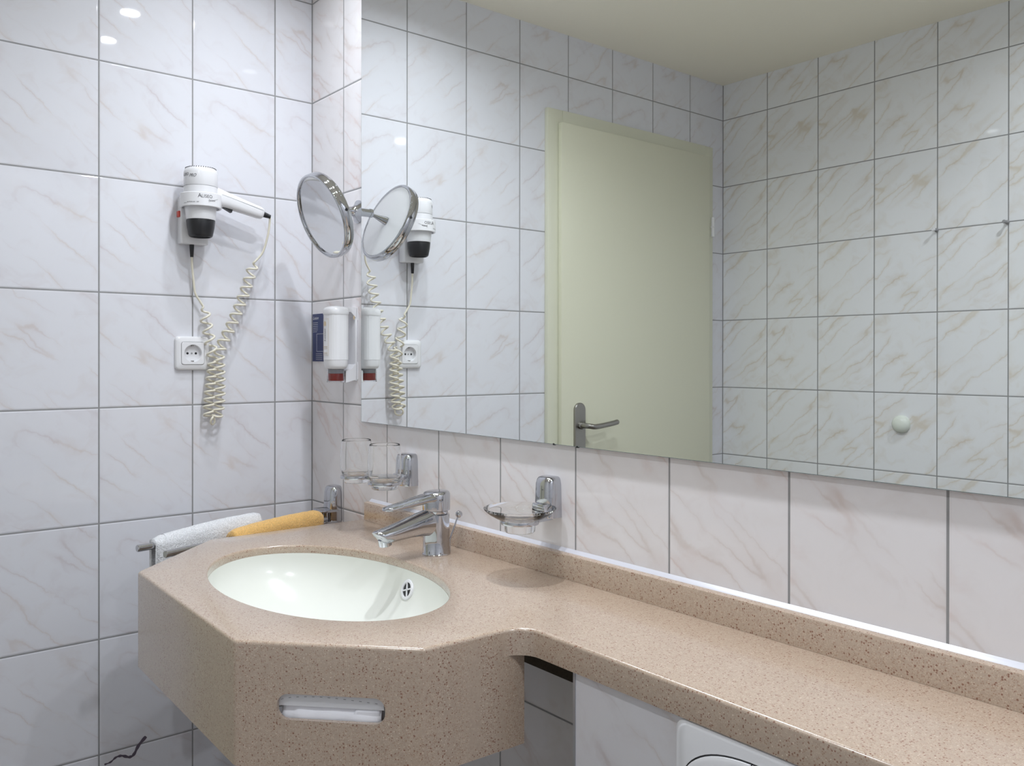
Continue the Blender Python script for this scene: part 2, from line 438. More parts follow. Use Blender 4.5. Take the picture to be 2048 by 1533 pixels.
# ------------------------------------------------------------------ big wall mirror
MD = 0.00886
t = empty('wall_mirror', (1.3, -MD, 1.0887), 0, 'large frameless wall mirror reflecting the cream door and tiled walls', 'mirror')
bm = bmesh.new(); box(bm, (0.2655, -MD, 1.0887), (XR-0.01, -MD+0.0045, 2.20)); o = finish(bm, 'mirror_pane', M['edge'], t, smooth=False)
bm = bmesh.new(); e = 0.0007
vs = [bm.verts.new(v) for v in ((0.2655+e, -MD-0.00002, 1.0887+e), (XR-0.01-e, -MD-0.00002, 1.0887+e), (XR-0.01-e, -MD-0.00002, 2.20-e), (0.2655+e, -MD-0.00002, 2.20-e))]
bm.faces.new(vs); finish(bm, 'silvered_face', M['mirror'], t, smooth=False)
bm = bmesh.new(); box(bm, (0.33, -MD+0.0045, 1.12), (XR-0.1, 0, 1.14)); box(bm, (0.33, -MD+0.0045, 2.1), (XR-0.1, 0, 2.12)); finish(bm, 'back_rail', M['grey'], t, smooth=False)
for xx in (0.920, 0.977):  # black desilvered spots on the mirror's lower edge, modelled as tiny blocks
    bm = bmesh.new(); box(bm, (xx-0.0022, -MD-0.0006, 1.0872), (xx+0.0022, -MD+0.004, 1.0905), 0.0005, 1); finish(bm, 'desilvered_spot', M['black'], t)

# ------------------------------------------------------------------ vanity worktop
ZC = 0.8705; TH = 0.0365; ZB = ZC - TH; ZA = 0.709
SX, SY, SA, SB = 0.6945, -0.3197, 0.2773, 0.1656
XE = XR - 0.004
XL = 0.283
van = empty('vanity_worktop', (SX, 0, ZB), 0, 'long speckled beige solid-surface washbasin worktop with angled front', 'worktop')
def arc(c, r, A0, A1, n):
    return [(c[0]+r*math.cos(math.radians(A0+(A1-A0)*k/n)), c[1]+r*math.sin(math.radians(A0+(A1-A0)*k/n))) for k in range(n+1)]
def fillet(p, c, q, r, n=4):
    p, c, q = Vector(p), Vector(c), Vector(q); a = (p-c).normalized(); b = (q-c).normalized()
    ang = a.angle(b); d = r/math.tan(ang/2); s0 = c+a*d; s1 = c+b*d
    ctr = c + (a+b).normalized()*(r/math.sin(ang/2)); out = []
    v0 = s0-ctr; v1 = s1-ctr; tot = v0.angle_signed(v1)
    for k in range(n+1):
        v = v0.copy(); v.rotate(Matrix.Rotation(-tot*k/n, 2)); out.append(tuple(ctr+v))
    return out
raw = [(XL, 0), (XL, -0.361), (0.464, -0.5495), (0.9163, -0.5578), (1.0965, -0.3867), (1.1025, -0.2285), (XE, -0.2285), (XE, 0)]
rad = [0, 0.03, 0.012, 0.012, 0.012, 0.035, 0, 0]
OUT = []
for i, c in enumerate(raw):
    if rad[i] == 0: OUT.append(c)
    else: OUT += fillet(raw[i-1], c, raw[(i+1) % len(raw)], rad[i], 8 if rad[i] > 0.02 else 3)
# OUT runs (0)->(-y)->(+x): counter-clockwise seen from above
NE = 96
def ell(k, z): return [(SX + (SA+k)*math.cos(2*PI*i/NE), SY + (SB+k)*math.sin(2*PI*i/NE), z) for i in range(NE)]
bm = bmesh.new()
R_ = 0.005
loops = [[(x, y, ZB) for x, y in OUT]]
for k in range(5):
    a = PI/2*k/4; ins = R_*(1-math.cos(a)); loops.append([(x, y, ZC-R_+R_*math.sin(a)) for x, y in offset_poly(OUT, ins)])
VR = [[bm.verts.new(v) for v in l] for l in loops]
nO = len(OUT)
for A, B in zip(VR, VR[1:]):
    for i in range(nO):
        j = (i+1) % nO; bm.faces.new((A[i], A[j], B[j], B[i]))
er = 0.004
eloops = [ell(er*(1-math.sin(PI/2*k/4)), ZC-er*(1-math.cos(PI/2*k/4))) for k in range(5)] + [ell(0, ZC-0.014)]
ER = [[bm.verts.new(v) for v in l] for l in eloops]
for A, B in zip(ER, ER[1:]):
    for i in range(NE):
        j = (i+1) % NE; bm.faces.new((A[i], A[j], B[j], B[i]))
def fill(bm, L1, L2):
    es = []
    for L_ in (L1, L2):
        for i in range(len(L_)):
            a, b = L_[i], L_[(i+1) % len(L_)]
            e = bm.edges.get((a, b)) or bm.edges.new((a, b)); es.append(e)
    bmesh.ops.triangle_fill(bm, use_beauty=True, use_dissolve=False, edges=es)
fill(bm, VR[-1], ER[0])
el = [bm.verts.new(v) for v in ell(0.012, ZB)]
for i in range(NE):
    j = (i+1) % NE; bm.faces.new((ER[-1][i], ER[-1][j], el[j], el[i]))
fill(bm, VR[0], el)
finish(bm, 'slab', M['stone'], van, angle=50)
# apron below the basin, with the tissue slot in its angled face
def inner(pl_, d): return pl_
tk = 0.006
bm = bmesh.new()
i1 = max(i for i, q in enumerate(OUT) if abs(q[0]-1.1) < 0.012 and q[1] < -0.25)
PTH = [Vector(q) for q in OUT[:i1+1]] + [Vector((1.1022, -0.2265))]
PTH[0] = Vector((XL, -0.012))
INN = []
for i, q in enumerate(PTH):
    e1 = (q-PTH[i-1]).normalized() if i else (PTH[1]-q).normalized(); e2 = (PTH[i+1]-q).normalized() if i < len(PTH)-1 else e1
    n1 = Vector((-e1.y, e1.x)); n2 = Vector((-e2.y, e2.x)); INN.append(q + (n1+n2)*(tk/(1+n1.dot(n2))))
jd = max(range(len(PTH)-1), key=lambda i: (PTH[i+1]-PTH[i]).length if PTH[i].x > 0.8 and PTH[i+1].y > -0.45 and PTH[i].y < -0.45 else 0)
za, zb_ = ZA, ZB
vo = [[bm.verts.new((q.x, q.y, z)) for q in PTH] for z in (za, zb_)]; vi = [[bm.verts.new((q.x, q.y, z)) for q in INN] for z in (za, zb_)]
for i in range(len(PTH)-1):
    if i != jd:
        bm.faces.new((vo[0][i], vo[0][i+1], vo[1][i+1], vo[1][i])); bm.faces.new((vi[0][i], vi[1][i], vi[1][i+1], vi[0][i+1]))
    bm.faces.new((vo[0][i], vi[0][i], vi[0][i+1], vo[0][i+1])); bm.faces.new((vo[1][i], vo[1][i+1], vi[1][i+1], vi[1][i]))
for i in (0, len(PTH)-1): bm.faces.new((vo[0][i], vo[1][i], vi[1][i], vi[0][i]))
A = PTH[jd]; B = PTH[jd+1]; tv = (B-A).normalized(); nv = Vector((-tv.y, tv.x)); S0 = (A-Vector((0.9163, -0.5578))).dot(tv)
A = A - tv*S0
def dp(s, z, dep): q = A + tv*s + nv*dep; return (q.x, q.y, z)
hole = [(0.1285+x, 0.7885+z) for x, z in rrect(0.142, 0.033, 0.0145, 8)]
hv = []
for dep, V_ in ((0, vo), (tk, vi)):
    v2 = [bm.verts.new(dp(s, z, dep)) for s, z in hole]; fill(bm, [V_[0][jd], V_[0][jd+1], V_[1][jd+1], V_[1][jd]], v2); hv.append(v2)
for i in range(len(hole)):
    j = (i+1) % len(hole); bm.faces.new((hv[0][i], hv[0][j], hv[1][j], hv[1][i]))
finish(bm, 'apron', M['stone'], van, angle=30)
# upstand along the wall
bm = bmesh.new()
prof = [(0, ZC+0.0002), (-0.0185, ZC+0.0002), (-0.0185, 0.9085), (-0.0178, 0.9102), (-0.016, 0.911), (0, 0.9112)]
loft(bm, [[(x, y, z) for y, z in prof] for x in (0.2965, XE)])
finish(bm, 'upstand', M['stone'], van, angle=40)
bm = bmesh.new()
loft(bm, [[(x, y, z) for y, z in ((0, 0.9108), (-0.0065, 0.9108), (-0.0045, 0.9128), (-0.002, 0.9148), (0, 0.9165))] for x in (0.2965, XE)])
finish(bm, 'sealant_bead', M['sealant'], van, angle=60)
# basin bowl
bm = bmesh.new(); prof = []
DEP = 0.135
for k in range(22):
    t_ = k/21; rr = math.cos(t_*PI/2)**0.62
    prof.append((rr*0.985+0.02 if k == 0 else rr*0.985 + 0.0, -DEP*math.sin(t_*PI/2)**1.0))
ring = [(1.012, 0.0), (1.0, -0.001)] + [(max(0.10, (1-(k/20)**2.3)**0.75), -DEP*(k/20)**0.95) for k in range(1, 20)]
bl = [[(SX + SA*r*math.cos(2*PI*i/NE), SY + SB*r*math.sin(2*PI*i/NE), ZC-0.0145+z) for i in range(NE)] for r, z in ring]
Rg = [[bm.verts.new(v) for v in l] for l in bl]
for A_, B_ in zip(Rg, Rg[1:]):
    for i in range(NE):
        j = (i+1) % NE; bm.faces.new((A_[i], A_[j], B_[j], B_[i]))
bm.faces.new(Rg[-1])
ob = [[(SX + (SA*r+0.011)*math.cos(2*PI*i/NE), SY + (SB*r+0.011)*math.sin(2*PI*i/NE), ZC-0.0145+z-0.006) for i in range(NE)] for r, z in ring]
Og = [[bm.verts.new(v) for v in l] for l in ob]
for A_, B_ in zip(Og, Og[1:]):
    for i in range(NE):
        j = (i+1) % NE; bm.faces.new((A_[i], B_[i], B_[j], A_[j]))
bm.faces.new(list(reversed(Og[-1])))
for i in range(NE):
    j = (i+1) % NE; bm.faces.new((Rg[0][i], Og[0][i], Og[0][j], Rg[0][j]))
basin = finish(bm, 'basin', M['ceramic'], van, angle=60)
# overflow on the bowl wall: surface point at angle th, depth z
def bowl(th, k):
    r = (1-(k/20)**2.3)**0.75; z = -DEP*(k/20)**0.95
    return Vector((SX+SA*r*math.cos(th), SY+SB*r*math.sin(th), ZC-0.0145+z))
OV_TH, OV_K = 1.55, 4.68
pc = bowl(OV_TH, OV_K); n_ = (bowl(OV_TH+0.01, OV_K)-pc).cross(bowl(OV_TH, OV_K+0.1)-pc).normalized()
if n_.dot(Vector((SX, SY, ZC))-pc) < 0: n_ = -n_
mo = at(pc + n_*0.0005, n_)
bm = bmesh.new(); lathe(bm, [(0.0125, 0.0), (0.0180, 0.0), (0.0182, 0.002), (0.0168, 0.0034), (0.0135, 0.0036), (0.0125, 0.0026)], mo, 40, close=True)
for a in (0.35, 0.35+PI/2):
    u2 = Vector((math.cos(a), math.sin(a), 0)); v2 = Vector((-math.sin(a), math.cos(a), 0))
    q = [u2*sx*0.0133 + v2*sy*0.0012 for sx, sy in ((-1, -1), (1, -1), (1, 1), (-1, 1))]
    loft(bm, [[mo @ (v + Vector((0, 0, z))) for v in q] for z in (0.0008, 0.0028)])
finish(bm, 'overflow_ring', M['white'], basin)
bm = bmesh.new(); lathe(bm, [(0, 0.0006), (0.0130, 0.0006), (0.0130, 0.0), (0, 0.0)], mo, 30); finish(bm, 'overflow_hole', M['black'], basin)
bm = bmesh.new(); zb = ZC-0.0145-DEP*(19/20)**0.95
lathe(bm, [(0, 0.006), (0.017, 0.005), (0.0185, 0.003), (0.021, 0.002), (0.022, 0)], at((SX, SY, zb+0.0005)), 36); finish(bm, 'drain_plug', M['chrome'], basin)
# batten under the worktop
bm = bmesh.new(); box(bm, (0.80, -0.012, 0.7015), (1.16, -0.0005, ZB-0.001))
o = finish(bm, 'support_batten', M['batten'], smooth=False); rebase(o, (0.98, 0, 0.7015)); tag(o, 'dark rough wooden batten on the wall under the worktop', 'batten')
# tissue box behind the slot
tc = A + tv*0.1285 + nv*(tk+0.004)
tb = empty('tissue_dispenser', (tc.x, tc.y, 0.74), 0, 'white tissue box behind the slot in the worktop apron', 'tissue dispenser')
bm = bmesh.new()
def tp_(s, dep, z): q = A + tv*s + nv*dep; return (q.x, q.y, z)
prof = [(0.020, 0.735), (0.095, 0.735), (0.095, 0.826), (0.0085, 0.826), (0.0075, 0.812), (0.0067, 0.802), (0.0066, 0.792), (0.0075, 0.7872), (0.011, 0.7858), (0.020, 0.7858)]
loft(bm, [[tp_(s, d_, z) for d_, z in prof] for s in (0.0565, 0.196)])
finish(bm, 'housing', M['white'], tb, angle=40)
bm = bmesh.new()
for (sa, sb, rr) in ((0.059, 0.180, 0.0),):
    G = []
    for i in range(25):
        s = 0.0595 + (0.192-0.0595)*i/24; row = []
        for j in range(9):
            v = j/8; fold = 0.0016*math.sin(i*0.9)*v + (0.006 if i < 4 else 0)*(1-v)
            sag = -0.012*v; row.append(bm.verts.new(tp_(s, 0.0125 - 0.004*math.sin(v*PI) + fold*0.6, 0.7875 + sag - 0.016*v + 0.0008*math.sin(i*0.55))))
        G.append(row)
    for i in range(24):
        for j in range(8): bm.faces.new((G[i][j], G[i+1][j], G[i+1][j+1], G[i][j+1]))
G = []
for i in range(9):
    s = 0.160 + 0.030*i/8; row = []
    for j in range(7):
        v = j/6; row.append(bm.verts.new(tp_(s - 0.018*v*(1-i/8)+0.006*(1-v)*0, 0.0085 + 0.0012*math.sin(v*3), 0.7865 - 0.026*v)))
    G.append(row)
for i in range(8):
    for j in range(6): bm.faces.new((G[i][j], G[i+1][j], G[i+1][j+1], G[i][j+1]))
o = finish(bm, 'tissue', M['paper'], tb, angle=60)
md = o.modifiers.new('s', 'SOLIDIFY'); md.thickness = 0.0006
bm = bmesh.new()
cr = [(0.060+0.135*i/26) for i in range(27)]
for i in range(26):
    if i % 2: continue
    s0, s1 = cr[i], cr[i]+0.0032
    zz = lambda s: 0.7945 + 0.0055*math.sin(PI*min(1, max(0, (s-0.06)/0.135))**0.7)
    loft(bm, [[tp_(s0, d_, zz(s0)), tp_(s1, d_, zz(s1)), tp_(s1, d_, zz(s1)+0.0007), tp_(s0, d_, zz(s0)+0.0007)] for d_ in (0.0064, 0.0068)])
finish(bm, 'perforation', M['grey'], tb, smooth=False)
# flush plate on the boxing
fp = empty('flush_plate', (1.49, YX, 0.75), 0, 'white plastic flush plate with oval push button under the worktop', 'flush plate')
bm = bmesh.new()
def plate(k, dy):
    o_ = []
    cx_, cz_ = 1.512, 0.7385
    for x, z in rrect(0.285, 0.188, 0.012, 5):
        bulge = 0.0105*(1-(z/0.094)**2)*(-1 if x < 0 else 1)*(1 if abs(x) > 0.1 else 0)
        o_.append((cx_ + (x+bulge)*k, YX-dy, cz_ + z*k))
    return o_
loft(bm, [plate(1, 0.0), plate(1, 0.006), plate(0.985, 0.0085), plate(0.95, 0.0095)])
finish(bm, 'cover', M['whitem'], fp, angle=40)
def sup(cx_, cz_, a_, b_, y, n=64, x0=None, x1=None):
    o_ = []
    for i in range(n):
        th = 2*PI*i/n; x = cx_+a_*math.copysign(abs(math.cos(th))**0.85, math.cos(th)); z = cz_+b_*math.copysign(abs(math.sin(th))**0.85, math.sin(th))
        if x0 is not None: x = min(max(x, x0), x1)
        o_.append((x, y, z))
    return o_
OC = (1.482, 0.7525)
bm = bmesh.new(); loft(bm, [sup(*OC, 0.1065, 0.0645, YX-0.009), sup(*OC, 0.1065, 0.0645, YX-0.0098)]); finish(bm, 'button_gap', M['black'], fp)
for x0_, x1_ in ((1.30, 1.4685), (1.4703, 1.65)):
    bm = bmesh.new(); loft(bm, [sup(*OC, 0.1047, 0.0627, YX-0.0095, x0=x0_, x1=x1_), sup(*OC, 0.1047, 0.0627, YX-0.0115, x0=x0_, x1=x1_), sup(*OC, 0.1005, 0.0585, YX-0.0128, x0=x0_, x1=x1_)])
    finish(bm, 'push_button', M['white'], fp, angle=40)

# ------------------------------------------------------------------ tap
FX, FY = 0.674, -0.080
tap = empty('mixer_tap', (FX, FY, ZC), 0, 'chrome single-lever mixer tap standing behind the oval basin', 'tap')
bm = bmesh.new(); lathe(bm, [(0, 0), (0.0262, 0), (0.0265, 0.002), (0.0252, 0.004), (0.0246, 0.03), (0.0242, 0.070), (0.0240, 0.0745), (0, 0.0745)], at((FX, FY, ZC)), 56)
finish(bm, 'body', M['chrome'], tap, angle=40)
# spout: lofted rounded section sweeping forward
bm = bmesh.new(); loops = []
SPT = [(-0.078, 0.9290, 0.0205, 0.0285), (-0.098, 0.9300, 0.0198, 0.0245), (-0.120, 0.9285, 0.0190, 0.0205), (-0.148, 0.9245, 0.0184, 0.0165), (-0.175, 0.9200, 0.0180, 0.0138), (-0.196, 0.9165, 0.0174, 0.0128), (-0.2035, 0.9175, 0.0150, 0.0105), (-0.2075, 0.9190, 0.0100, 0.0070)]
for y, z, a_, b_ in SPT:
    l = []
    for i in range(40):
        th = 2*PI*i/40; c_, s_ = math.cos(th), math.sin(th)
        l.append((FX + a_*math.copysign(abs(c_)**0.8, c_), y - 0.006*s_, z + b_*math.copysign(abs(s_)**0.85, s_)))
    loops.append(l)
loft(bm, loops); finish(bm, 'spout', M['chrome'], tap, angle=50)
bm = bmesh.new(); ma = at((FX, -0.1905, 0.9085), (0, 0.18, -1)); lathe(bm, [(0, -0.004), (0.0118, -0.004), (0.0118, 0.0075), (0.0105, 0.0085), (0.0088, 0.0085), (0.0085, 0.005), (0, 0.005)], ma, 36); finish(bm, 'aerator', M['chrome'], tap, angle=35)
bm = bmesh.new(); lathe(bm, [(0, 0.0750), (0.0205, 0.0750), (0.0215, 0.077), (0.0215, 0.083), (0, 0.083)], at((FX, FY, ZC)), 48)
finish(bm, 'collar', M['chrome'], tap, angle=35)
bm = bmesh.new()
cp = [(0.0255, 0.0815), (0.0257, 0.083), (0.0256, 0.100)]
# cap with sloping top, joined to the lever
NN = 48; cyl = []
for r, z in [(0.0240, 0.0812), (0.0256, 0.0825), (0.0258, 0.098)]: cyl.append([(FX+r*math.cos(2*PI*i/NN), FY+r*math.sin(2*PI*i/NN), ZC+z) for i in range(NN)])
for r, dz in ((0.0255, 0.1120), (0.0235, 0.1160), (0.019, 0.1178), (0.010, 0.1186)):
    l = []
    for i in range(NN):
        x = r*math.cos(2*PI*i/NN); y = r*math.sin(2*PI*i/NN); l.append((FX+x, FY+y, ZC + dz + y*0.06 - 0.001))
    cyl.append(l)
loft(bm, cyl); finish(bm, 'cap', M['chrome'], tap, angle=45)
bm = bmesh.new(); loops = []
LV = [(-0.070, 0.9760, 0.0225, 0.0080), (-0.090, 0.9765, 0.0225, 0.0085), (-0.110, 0.9745, 0.0205, 0.0075), (-0.135, 0.9710, 0.0180, 0.0062), (-0.160, 0.9675, 0.0160, 0.0052), (-0.180, 0.9650, 0.0145, 0.0046), (-0.1885, 0.9642, 0.0115, 0.0038), (-0.1925, 0.9640, 0.0060, 0.0022)]
for y, z, a_, b_ in LV:
    l = []
    for i in range(36):
        th = 2*PI*i/36; c_, s_ = math.cos(th), math.sin(th)
        l.append((FX + a_*math.copysign(abs(c_)**0.7, c_), y, z + b_*math.copysign(abs(s_)**0.8, s_)))
    loops.append(l)
loft(bm, loops); finish(bm, 'lever', M['chrome'], tap, angle=50)
bm = bmesh.new(); tube(bm, [(FX, -0.0495, ZC), (FX, -0.0495, 0.893), (FX, -0.0305, 0.934)], 0.0017, 12)
lathe(bm, [(0, -0.0068)] + [(0.0068*math.cos(a*PI/16), 0.0068*math.sin(a*PI/16)) for a in range(-7, 8)] + [(0, 0.0068)], at((FX, -0.0285, 0.938)), 28)
finish(bm, 'lift_rod', M['chrome'], tap, angle=60)

# ------------------------------------------------------------------ chrome wall brackets
def bracket_post(x0_, x1_, z0_, z1_, dep, parent, name='wall_post'):
    """rounded, slightly tapered chrome shield standing off the wall y=0"""
    cx_ = (x0_+x1_)/2; w_ = x1_-x0_; h_ = z1_-z0_; bm = bmesh.new(); loops = []
    for k, z in ((0, z0_), (0.02, z0_+0.001), (0.10, z0_+h_*0.1), (0.5, z0_+h_*0.5), (0.82, z0_+h_*0.82), (0.93, z0_+h_*0.93), (0.98, z0_+h_*0.975), (1.0, z1_)):
        tap_ = 1-0.10*k; top = 1.0 if k < 0.9 else (0.93 if k < 0.95 else (0.84 if k < 0.99 else 0.66))
        wd = w_*tap_*(1 if k < 0.9 else top); dd = dep*tap_*(1 if k < 0.9 else top)*(0.985 if k == 0 else 1)
        l = []; n = 22
        for i in range(n+1):
            a = PI*i/n; c_, s_ = math.cos(a), math.sin(a)
            l.append((cx_ + wd/2*math.copysign(abs(c_)**0.55, c_), -dd*abs(s_)**0.62, z))
        loops.append([(cx_+wd/2, 0, z)] + l[1:-1] + [(cx_-wd/2, 0, z)])
    loft(bm, loops); return finish(bm, name, M['chrome'], parent, angle=50)
def ring_arm(bm, c, r_in, r_out, z0_, z1_, pw, mx):
    lathe(bm, [(r_in, z0_), (r_out, z0_), (r_out+0.001, (z0_+z1_)/2), (r_out, z1_), (r_in, z1_)], at((c[0], c[1], 0)), 48, close=True)
# glass holder
gh = empty('tumbler_holder', (0.463, 0, 0.967), 0, 'chrome double tumbler holder on the wall left of the tap', 'tumbler holder')
bracket_post(0.438, 0.4895, 0.968, 1.034, 0.030, gh)
ZR = 0.9865
G1 = (0.403, -0.097); G2 = (0.522, -0.1)
bm = bmesh.new()
for g in (G1, G2): ring_arm(bm, g, 0.0275, 0.0325, ZR-0.003, ZR+0.003, 0, 0)
q = [(0.447, -0.020), (0.481, -0.020), (0.512, -0.0725), (0.490, -0.0950), (0.4645, -0.082), (0.436, -0.0930), (0.414, -0.0700)]
loft(bm, [[(x, y, z) for x, y in q] for z in (ZR-0.0028, ZR+0.0028)])
finish(bm, 'double_ring', M['chrome'], gh, angle=40)
bm = bmesh.new(); box(bm, (0.446, -0.034, 0.9715), (0.482, -0.012, 0.9935), 0.003); finish(bm, 'clamp', M['chrome'], gh)
def tumbler(g, lab):
    zb_ = 0.9745
    outer = [(0, 0), (0.0240, 0.0), (0.0256, 0.0015), (0.0262, 0.006), (0.0268, 0.012), (0.0300, 0.020), (0.0325, 0.031), (0.0334, 0.045), (0.0330, 0.060), (0.0318, 0.074), (0.0300, 0.0885)]
    inn = [(0.0295, 0.0890), (0.0291, 0.0885), (0.03090, 0.074), (0.0321, 0.060), (0.0325, 0.045), (0.0316, 0.031), (0.0290, 0.0215), (0.022, 0.0165), (0.010, 0.0150), (0, 0.0148)]
    def sm(P): return [(max(0, q.x), q.y) for q in smooth_pts([(a, b, 0) for a, b in P], 4)]
    bm = bmesh.new(); lathe(bm, outer[:3] + sm(outer[3:]) + inn[:1] + sm(inn[1:]), at((g[0], g[1], zb_)), 80)
    o = finish(bm, 'drinking_glass', M['glass'], angle=50); rebase(o, (g[0], g[1], zb_))
    return tag(o, lab, 'glass', 'drinking glasses in the holder')
tumbler(G1, 'clear drinking glass in the holder ring nearest the left wall')
tumbler(G2, 'clear drinking glass in the holder ring nearest the tap')
# soap dish
sh = empty('soap_dish_holder', (0.908, 0, 0.965), 0, 'chrome soap dish holder on the tiles right of the tap', 'soap dish holder')
bracket_post(0.883, 0.931, 0.9655, 1.034, 0.029, sh)
DC = (0.9135, -0.0775)
bm = bmesh.new(); ring_arm(bm, DC, 0.027, 0.031, 0.962, 0.968, 0, 0)
loft(bm, [[(x, y, z) for x, y in ((0.895, -0.012), (0.921, -0.012), (0.926, -0.050), (0.902, -0.050))] for z in (0.9618, 0.9700)])
finish(bm, 'ring', M['chrome'], sh, angle=40)
bm = bmesh.new(); box(bm, (0.892, -0.034, 0.9665), (0.924, -0.012, 0.990), 0.003); finish(bm, 'clamp', M['chrome'], sh)
bm = bmesh.new()
outer = [(0, 0), (0.0235, 0), (0.0252, 0.002), (0.0256, 0.014), (0.0275, 0.0185), (0.040, 0.0235), (0.052, 0.0305), (0.0595, 0.0375)]
inn = [(0.0600, 0.0395), (0.0585, 0.0400), (0.050, 0.0325), (0.038, 0.0262), (0.024, 0.0222), (0.010, 0.0212), (0, 0.021)]
lathe(bm, outer+inn, at((DC[0], DC[1], 0.9485)), 72)
for i in range(-4, 5):
    for j in range(-4, 5):
        x = i*0.0062 + (0.0031 if j % 2 else 0); y = j*0.0054
        if x*x+y*y < 0.022**2:
            rr = 0.0022; lathe(bm, [(rr*math.cos(a*PI/8), 0.0208+rr*0.8*math.sin(a*PI/8)) for a in range(0, 4)] + [(0, 0.0208+rr*0.8)], at((DC[0]+x, DC[1]+y, 0.9485)), 8)
o = finish(bm, 'soap_dish', M['glass'], angle=80); rebase(o, (DC[0], DC[1], 0.9485)); tag(o, 'clear glass soap dish resting in the chrome wall ring', 'soap dish')

# ------------------------------------------------------------------ towel rail with two arms
tr = empty('towel_rail', (0.13, 0, 0.845), 0, 'two-armed chrome towel rail on the wall in the left corner', 'towel rail')
bracket_post(0.108, 0.1605, 0.847, 0.929, 0.031, tr)
bm = bmesh.new(); box(bm, (0.105, -0.050, 0.8685), (0.160, -0.010, 0.8745), 0.002); box(bm, (0.105, -0.050, 0.8435), (0.160, -0.010, 0.8485), 0.002)
tube(bm, [(0.123, -0.036, 0.844), (0.123, -0.036, 0.874)], 0.006, 16); tube(bm, [(0.146, -0.036, 0.844), (0.146, -0.036, 0.874)], 0.006, 16)
finish(bm, 'swivel_block', M['chrome'], tr)
ZRL = 0.8535
B1 = (Vector((0.123, -0.036, ZRL+0.001)), Vector((0.2000, -0.4765, ZRL)))
B2 = (Vector((0.146, -0.036, ZRL)), Vector((0.2790, -0.4470, ZRL-0.002)))
for a, b in (B1, B2):
    d_ = (b-a).normalized(); bm = bmesh.new(); Ln = (b-a).length
    lathe(bm, [(0, 0), (0.0072, 0), (0.0072, Ln-0.0012), (0.0062, Ln), (0, Ln)], at(a, d_), 28); finish(bm, 'rail_arm', M['rail'], tr, angle=35)
def towel(name, bar, t0, t1, ztop0, ztop1, half, drop_l, drop_r, mt_, lab, thick=0.009, seed=0.0, band=None):
    a, b = bar; d_ = (b-a); L_ = d_.length; d_ = d_.normalized(); side = Vector((-d_.y, d_.x, 0)); side.normalize()
    bm = bmesh.new(); NS = 56; loops = []
    prof = []
    for k in range(13): prof.append((-1.0, -(1-k/12)*drop_l))
    for k in range(1, 12): th_ = PI - PI*k/12; prof.append((math.cos(th_), 0.0 + math.sin(th_)))
    for k in range(13): prof.append((1.0, -(k/12)*drop_r))
    def pt(s, pr, off):
        t_ = t0 + (t1-t0)*s; base = a + d_*(L_*t_); zt_ = ztop0 + (ztop1-ztop0)*s + 0.0045*math.sin(PI*s) ; R = half
        endf = min(1.0, (min(s, 1-s))/0.05); R = R*(0.86+0.14*math.sqrt(max(0, endf))) - off
        u_k, v_k = pr
        if abs(u_k) == 1.0: x = u_k*R*(0.90); z = v_k
        else: x = u_k*R*0.90; z = v_k*(zt_ - base.z - off - 0.004*(1-endf))
        x += 0.0018*noise.noise(Vector((s*5+seed, z*24, u_k*2))) ; 
        return base + side*x + Vector((0, 0, z + 0.0012*noise.noise(Vector((s*14+seed, u_k*3, 1.0))))) + d_*(0.004*noise.noise(Vector((z*16, seed+u_k, 3.0))) if s in (0, 1) else 0)
    for i in range(NS+1):
        s = i/NS
        loops.append([pt(s, q_, 0) for q_ in prof] + [pt(s, q_, thick) for q_ in reversed(prof)])
    loft(bm, loops); o = finish(bm, name, mt_, angle=70)
    rebase(o, tuple(a + d_*(L_*t0)))
    tag(o, lab, 'towel', 'towels on the rail'); return o
tw1 = towel('hand_towel', B1, 0.38, 0.925, 0.890, 0.871, 0.0215, 0.24, 0.26, M['tw_white'], 'white terry towel folded over the rail arm beside the left wall', seed=1.0)
# woven border strip of the white towel
bm = bmesh.new()
a, b = B1; d_ = (b-a).normalized(); side = Vector((-d_.y, d_.x, 0))
for (tt, w_) in ((0.875, 0.0022),):
    base = a + (b-a)*tt; NSg = 22; lp = []
    for k in range(NSg+1):
        th_ = PI*k/NSg; rx = 0.0215*0.90+0.0010; rz = (0.8735-ZRL)+0.0010
        c = base + side*(rx*math.cos(th_)) + Vector((0, 0, rz*math.sin(th_)))
        lp.append([c - d_*w_, c + d_*w_])
    low = [[base + side*(rx*sgn_) - d_*w_ + Vector((0, 0, -0.05)), base + side*(rx*sgn_) + d_*w_ + Vector((0, 0, -0.05))] for sgn_ in (1, -1)]
    lp = [low[0]] + lp + [low[1]]
    VV = [[bm.verts.new(v) for v in l] for l in lp]
    for A_, B_ in zip(VV, VV[1:]): bm.faces.new((A_[0], A_[1], B_[1], B_[0]))
o = finish(bm, 'border', simple('woven_white', (0.70, 0.71, 0.74), 0.8), tw1, angle=60)
towel('guest_towel', B2, 0.055, 0.635, 0.8785, 0.8725, 0.0225, 0.22, 0.22, M['tw_gold'], 'apricot yellow terry towel draped over the rail arm nearest the basin', seed=4.0)

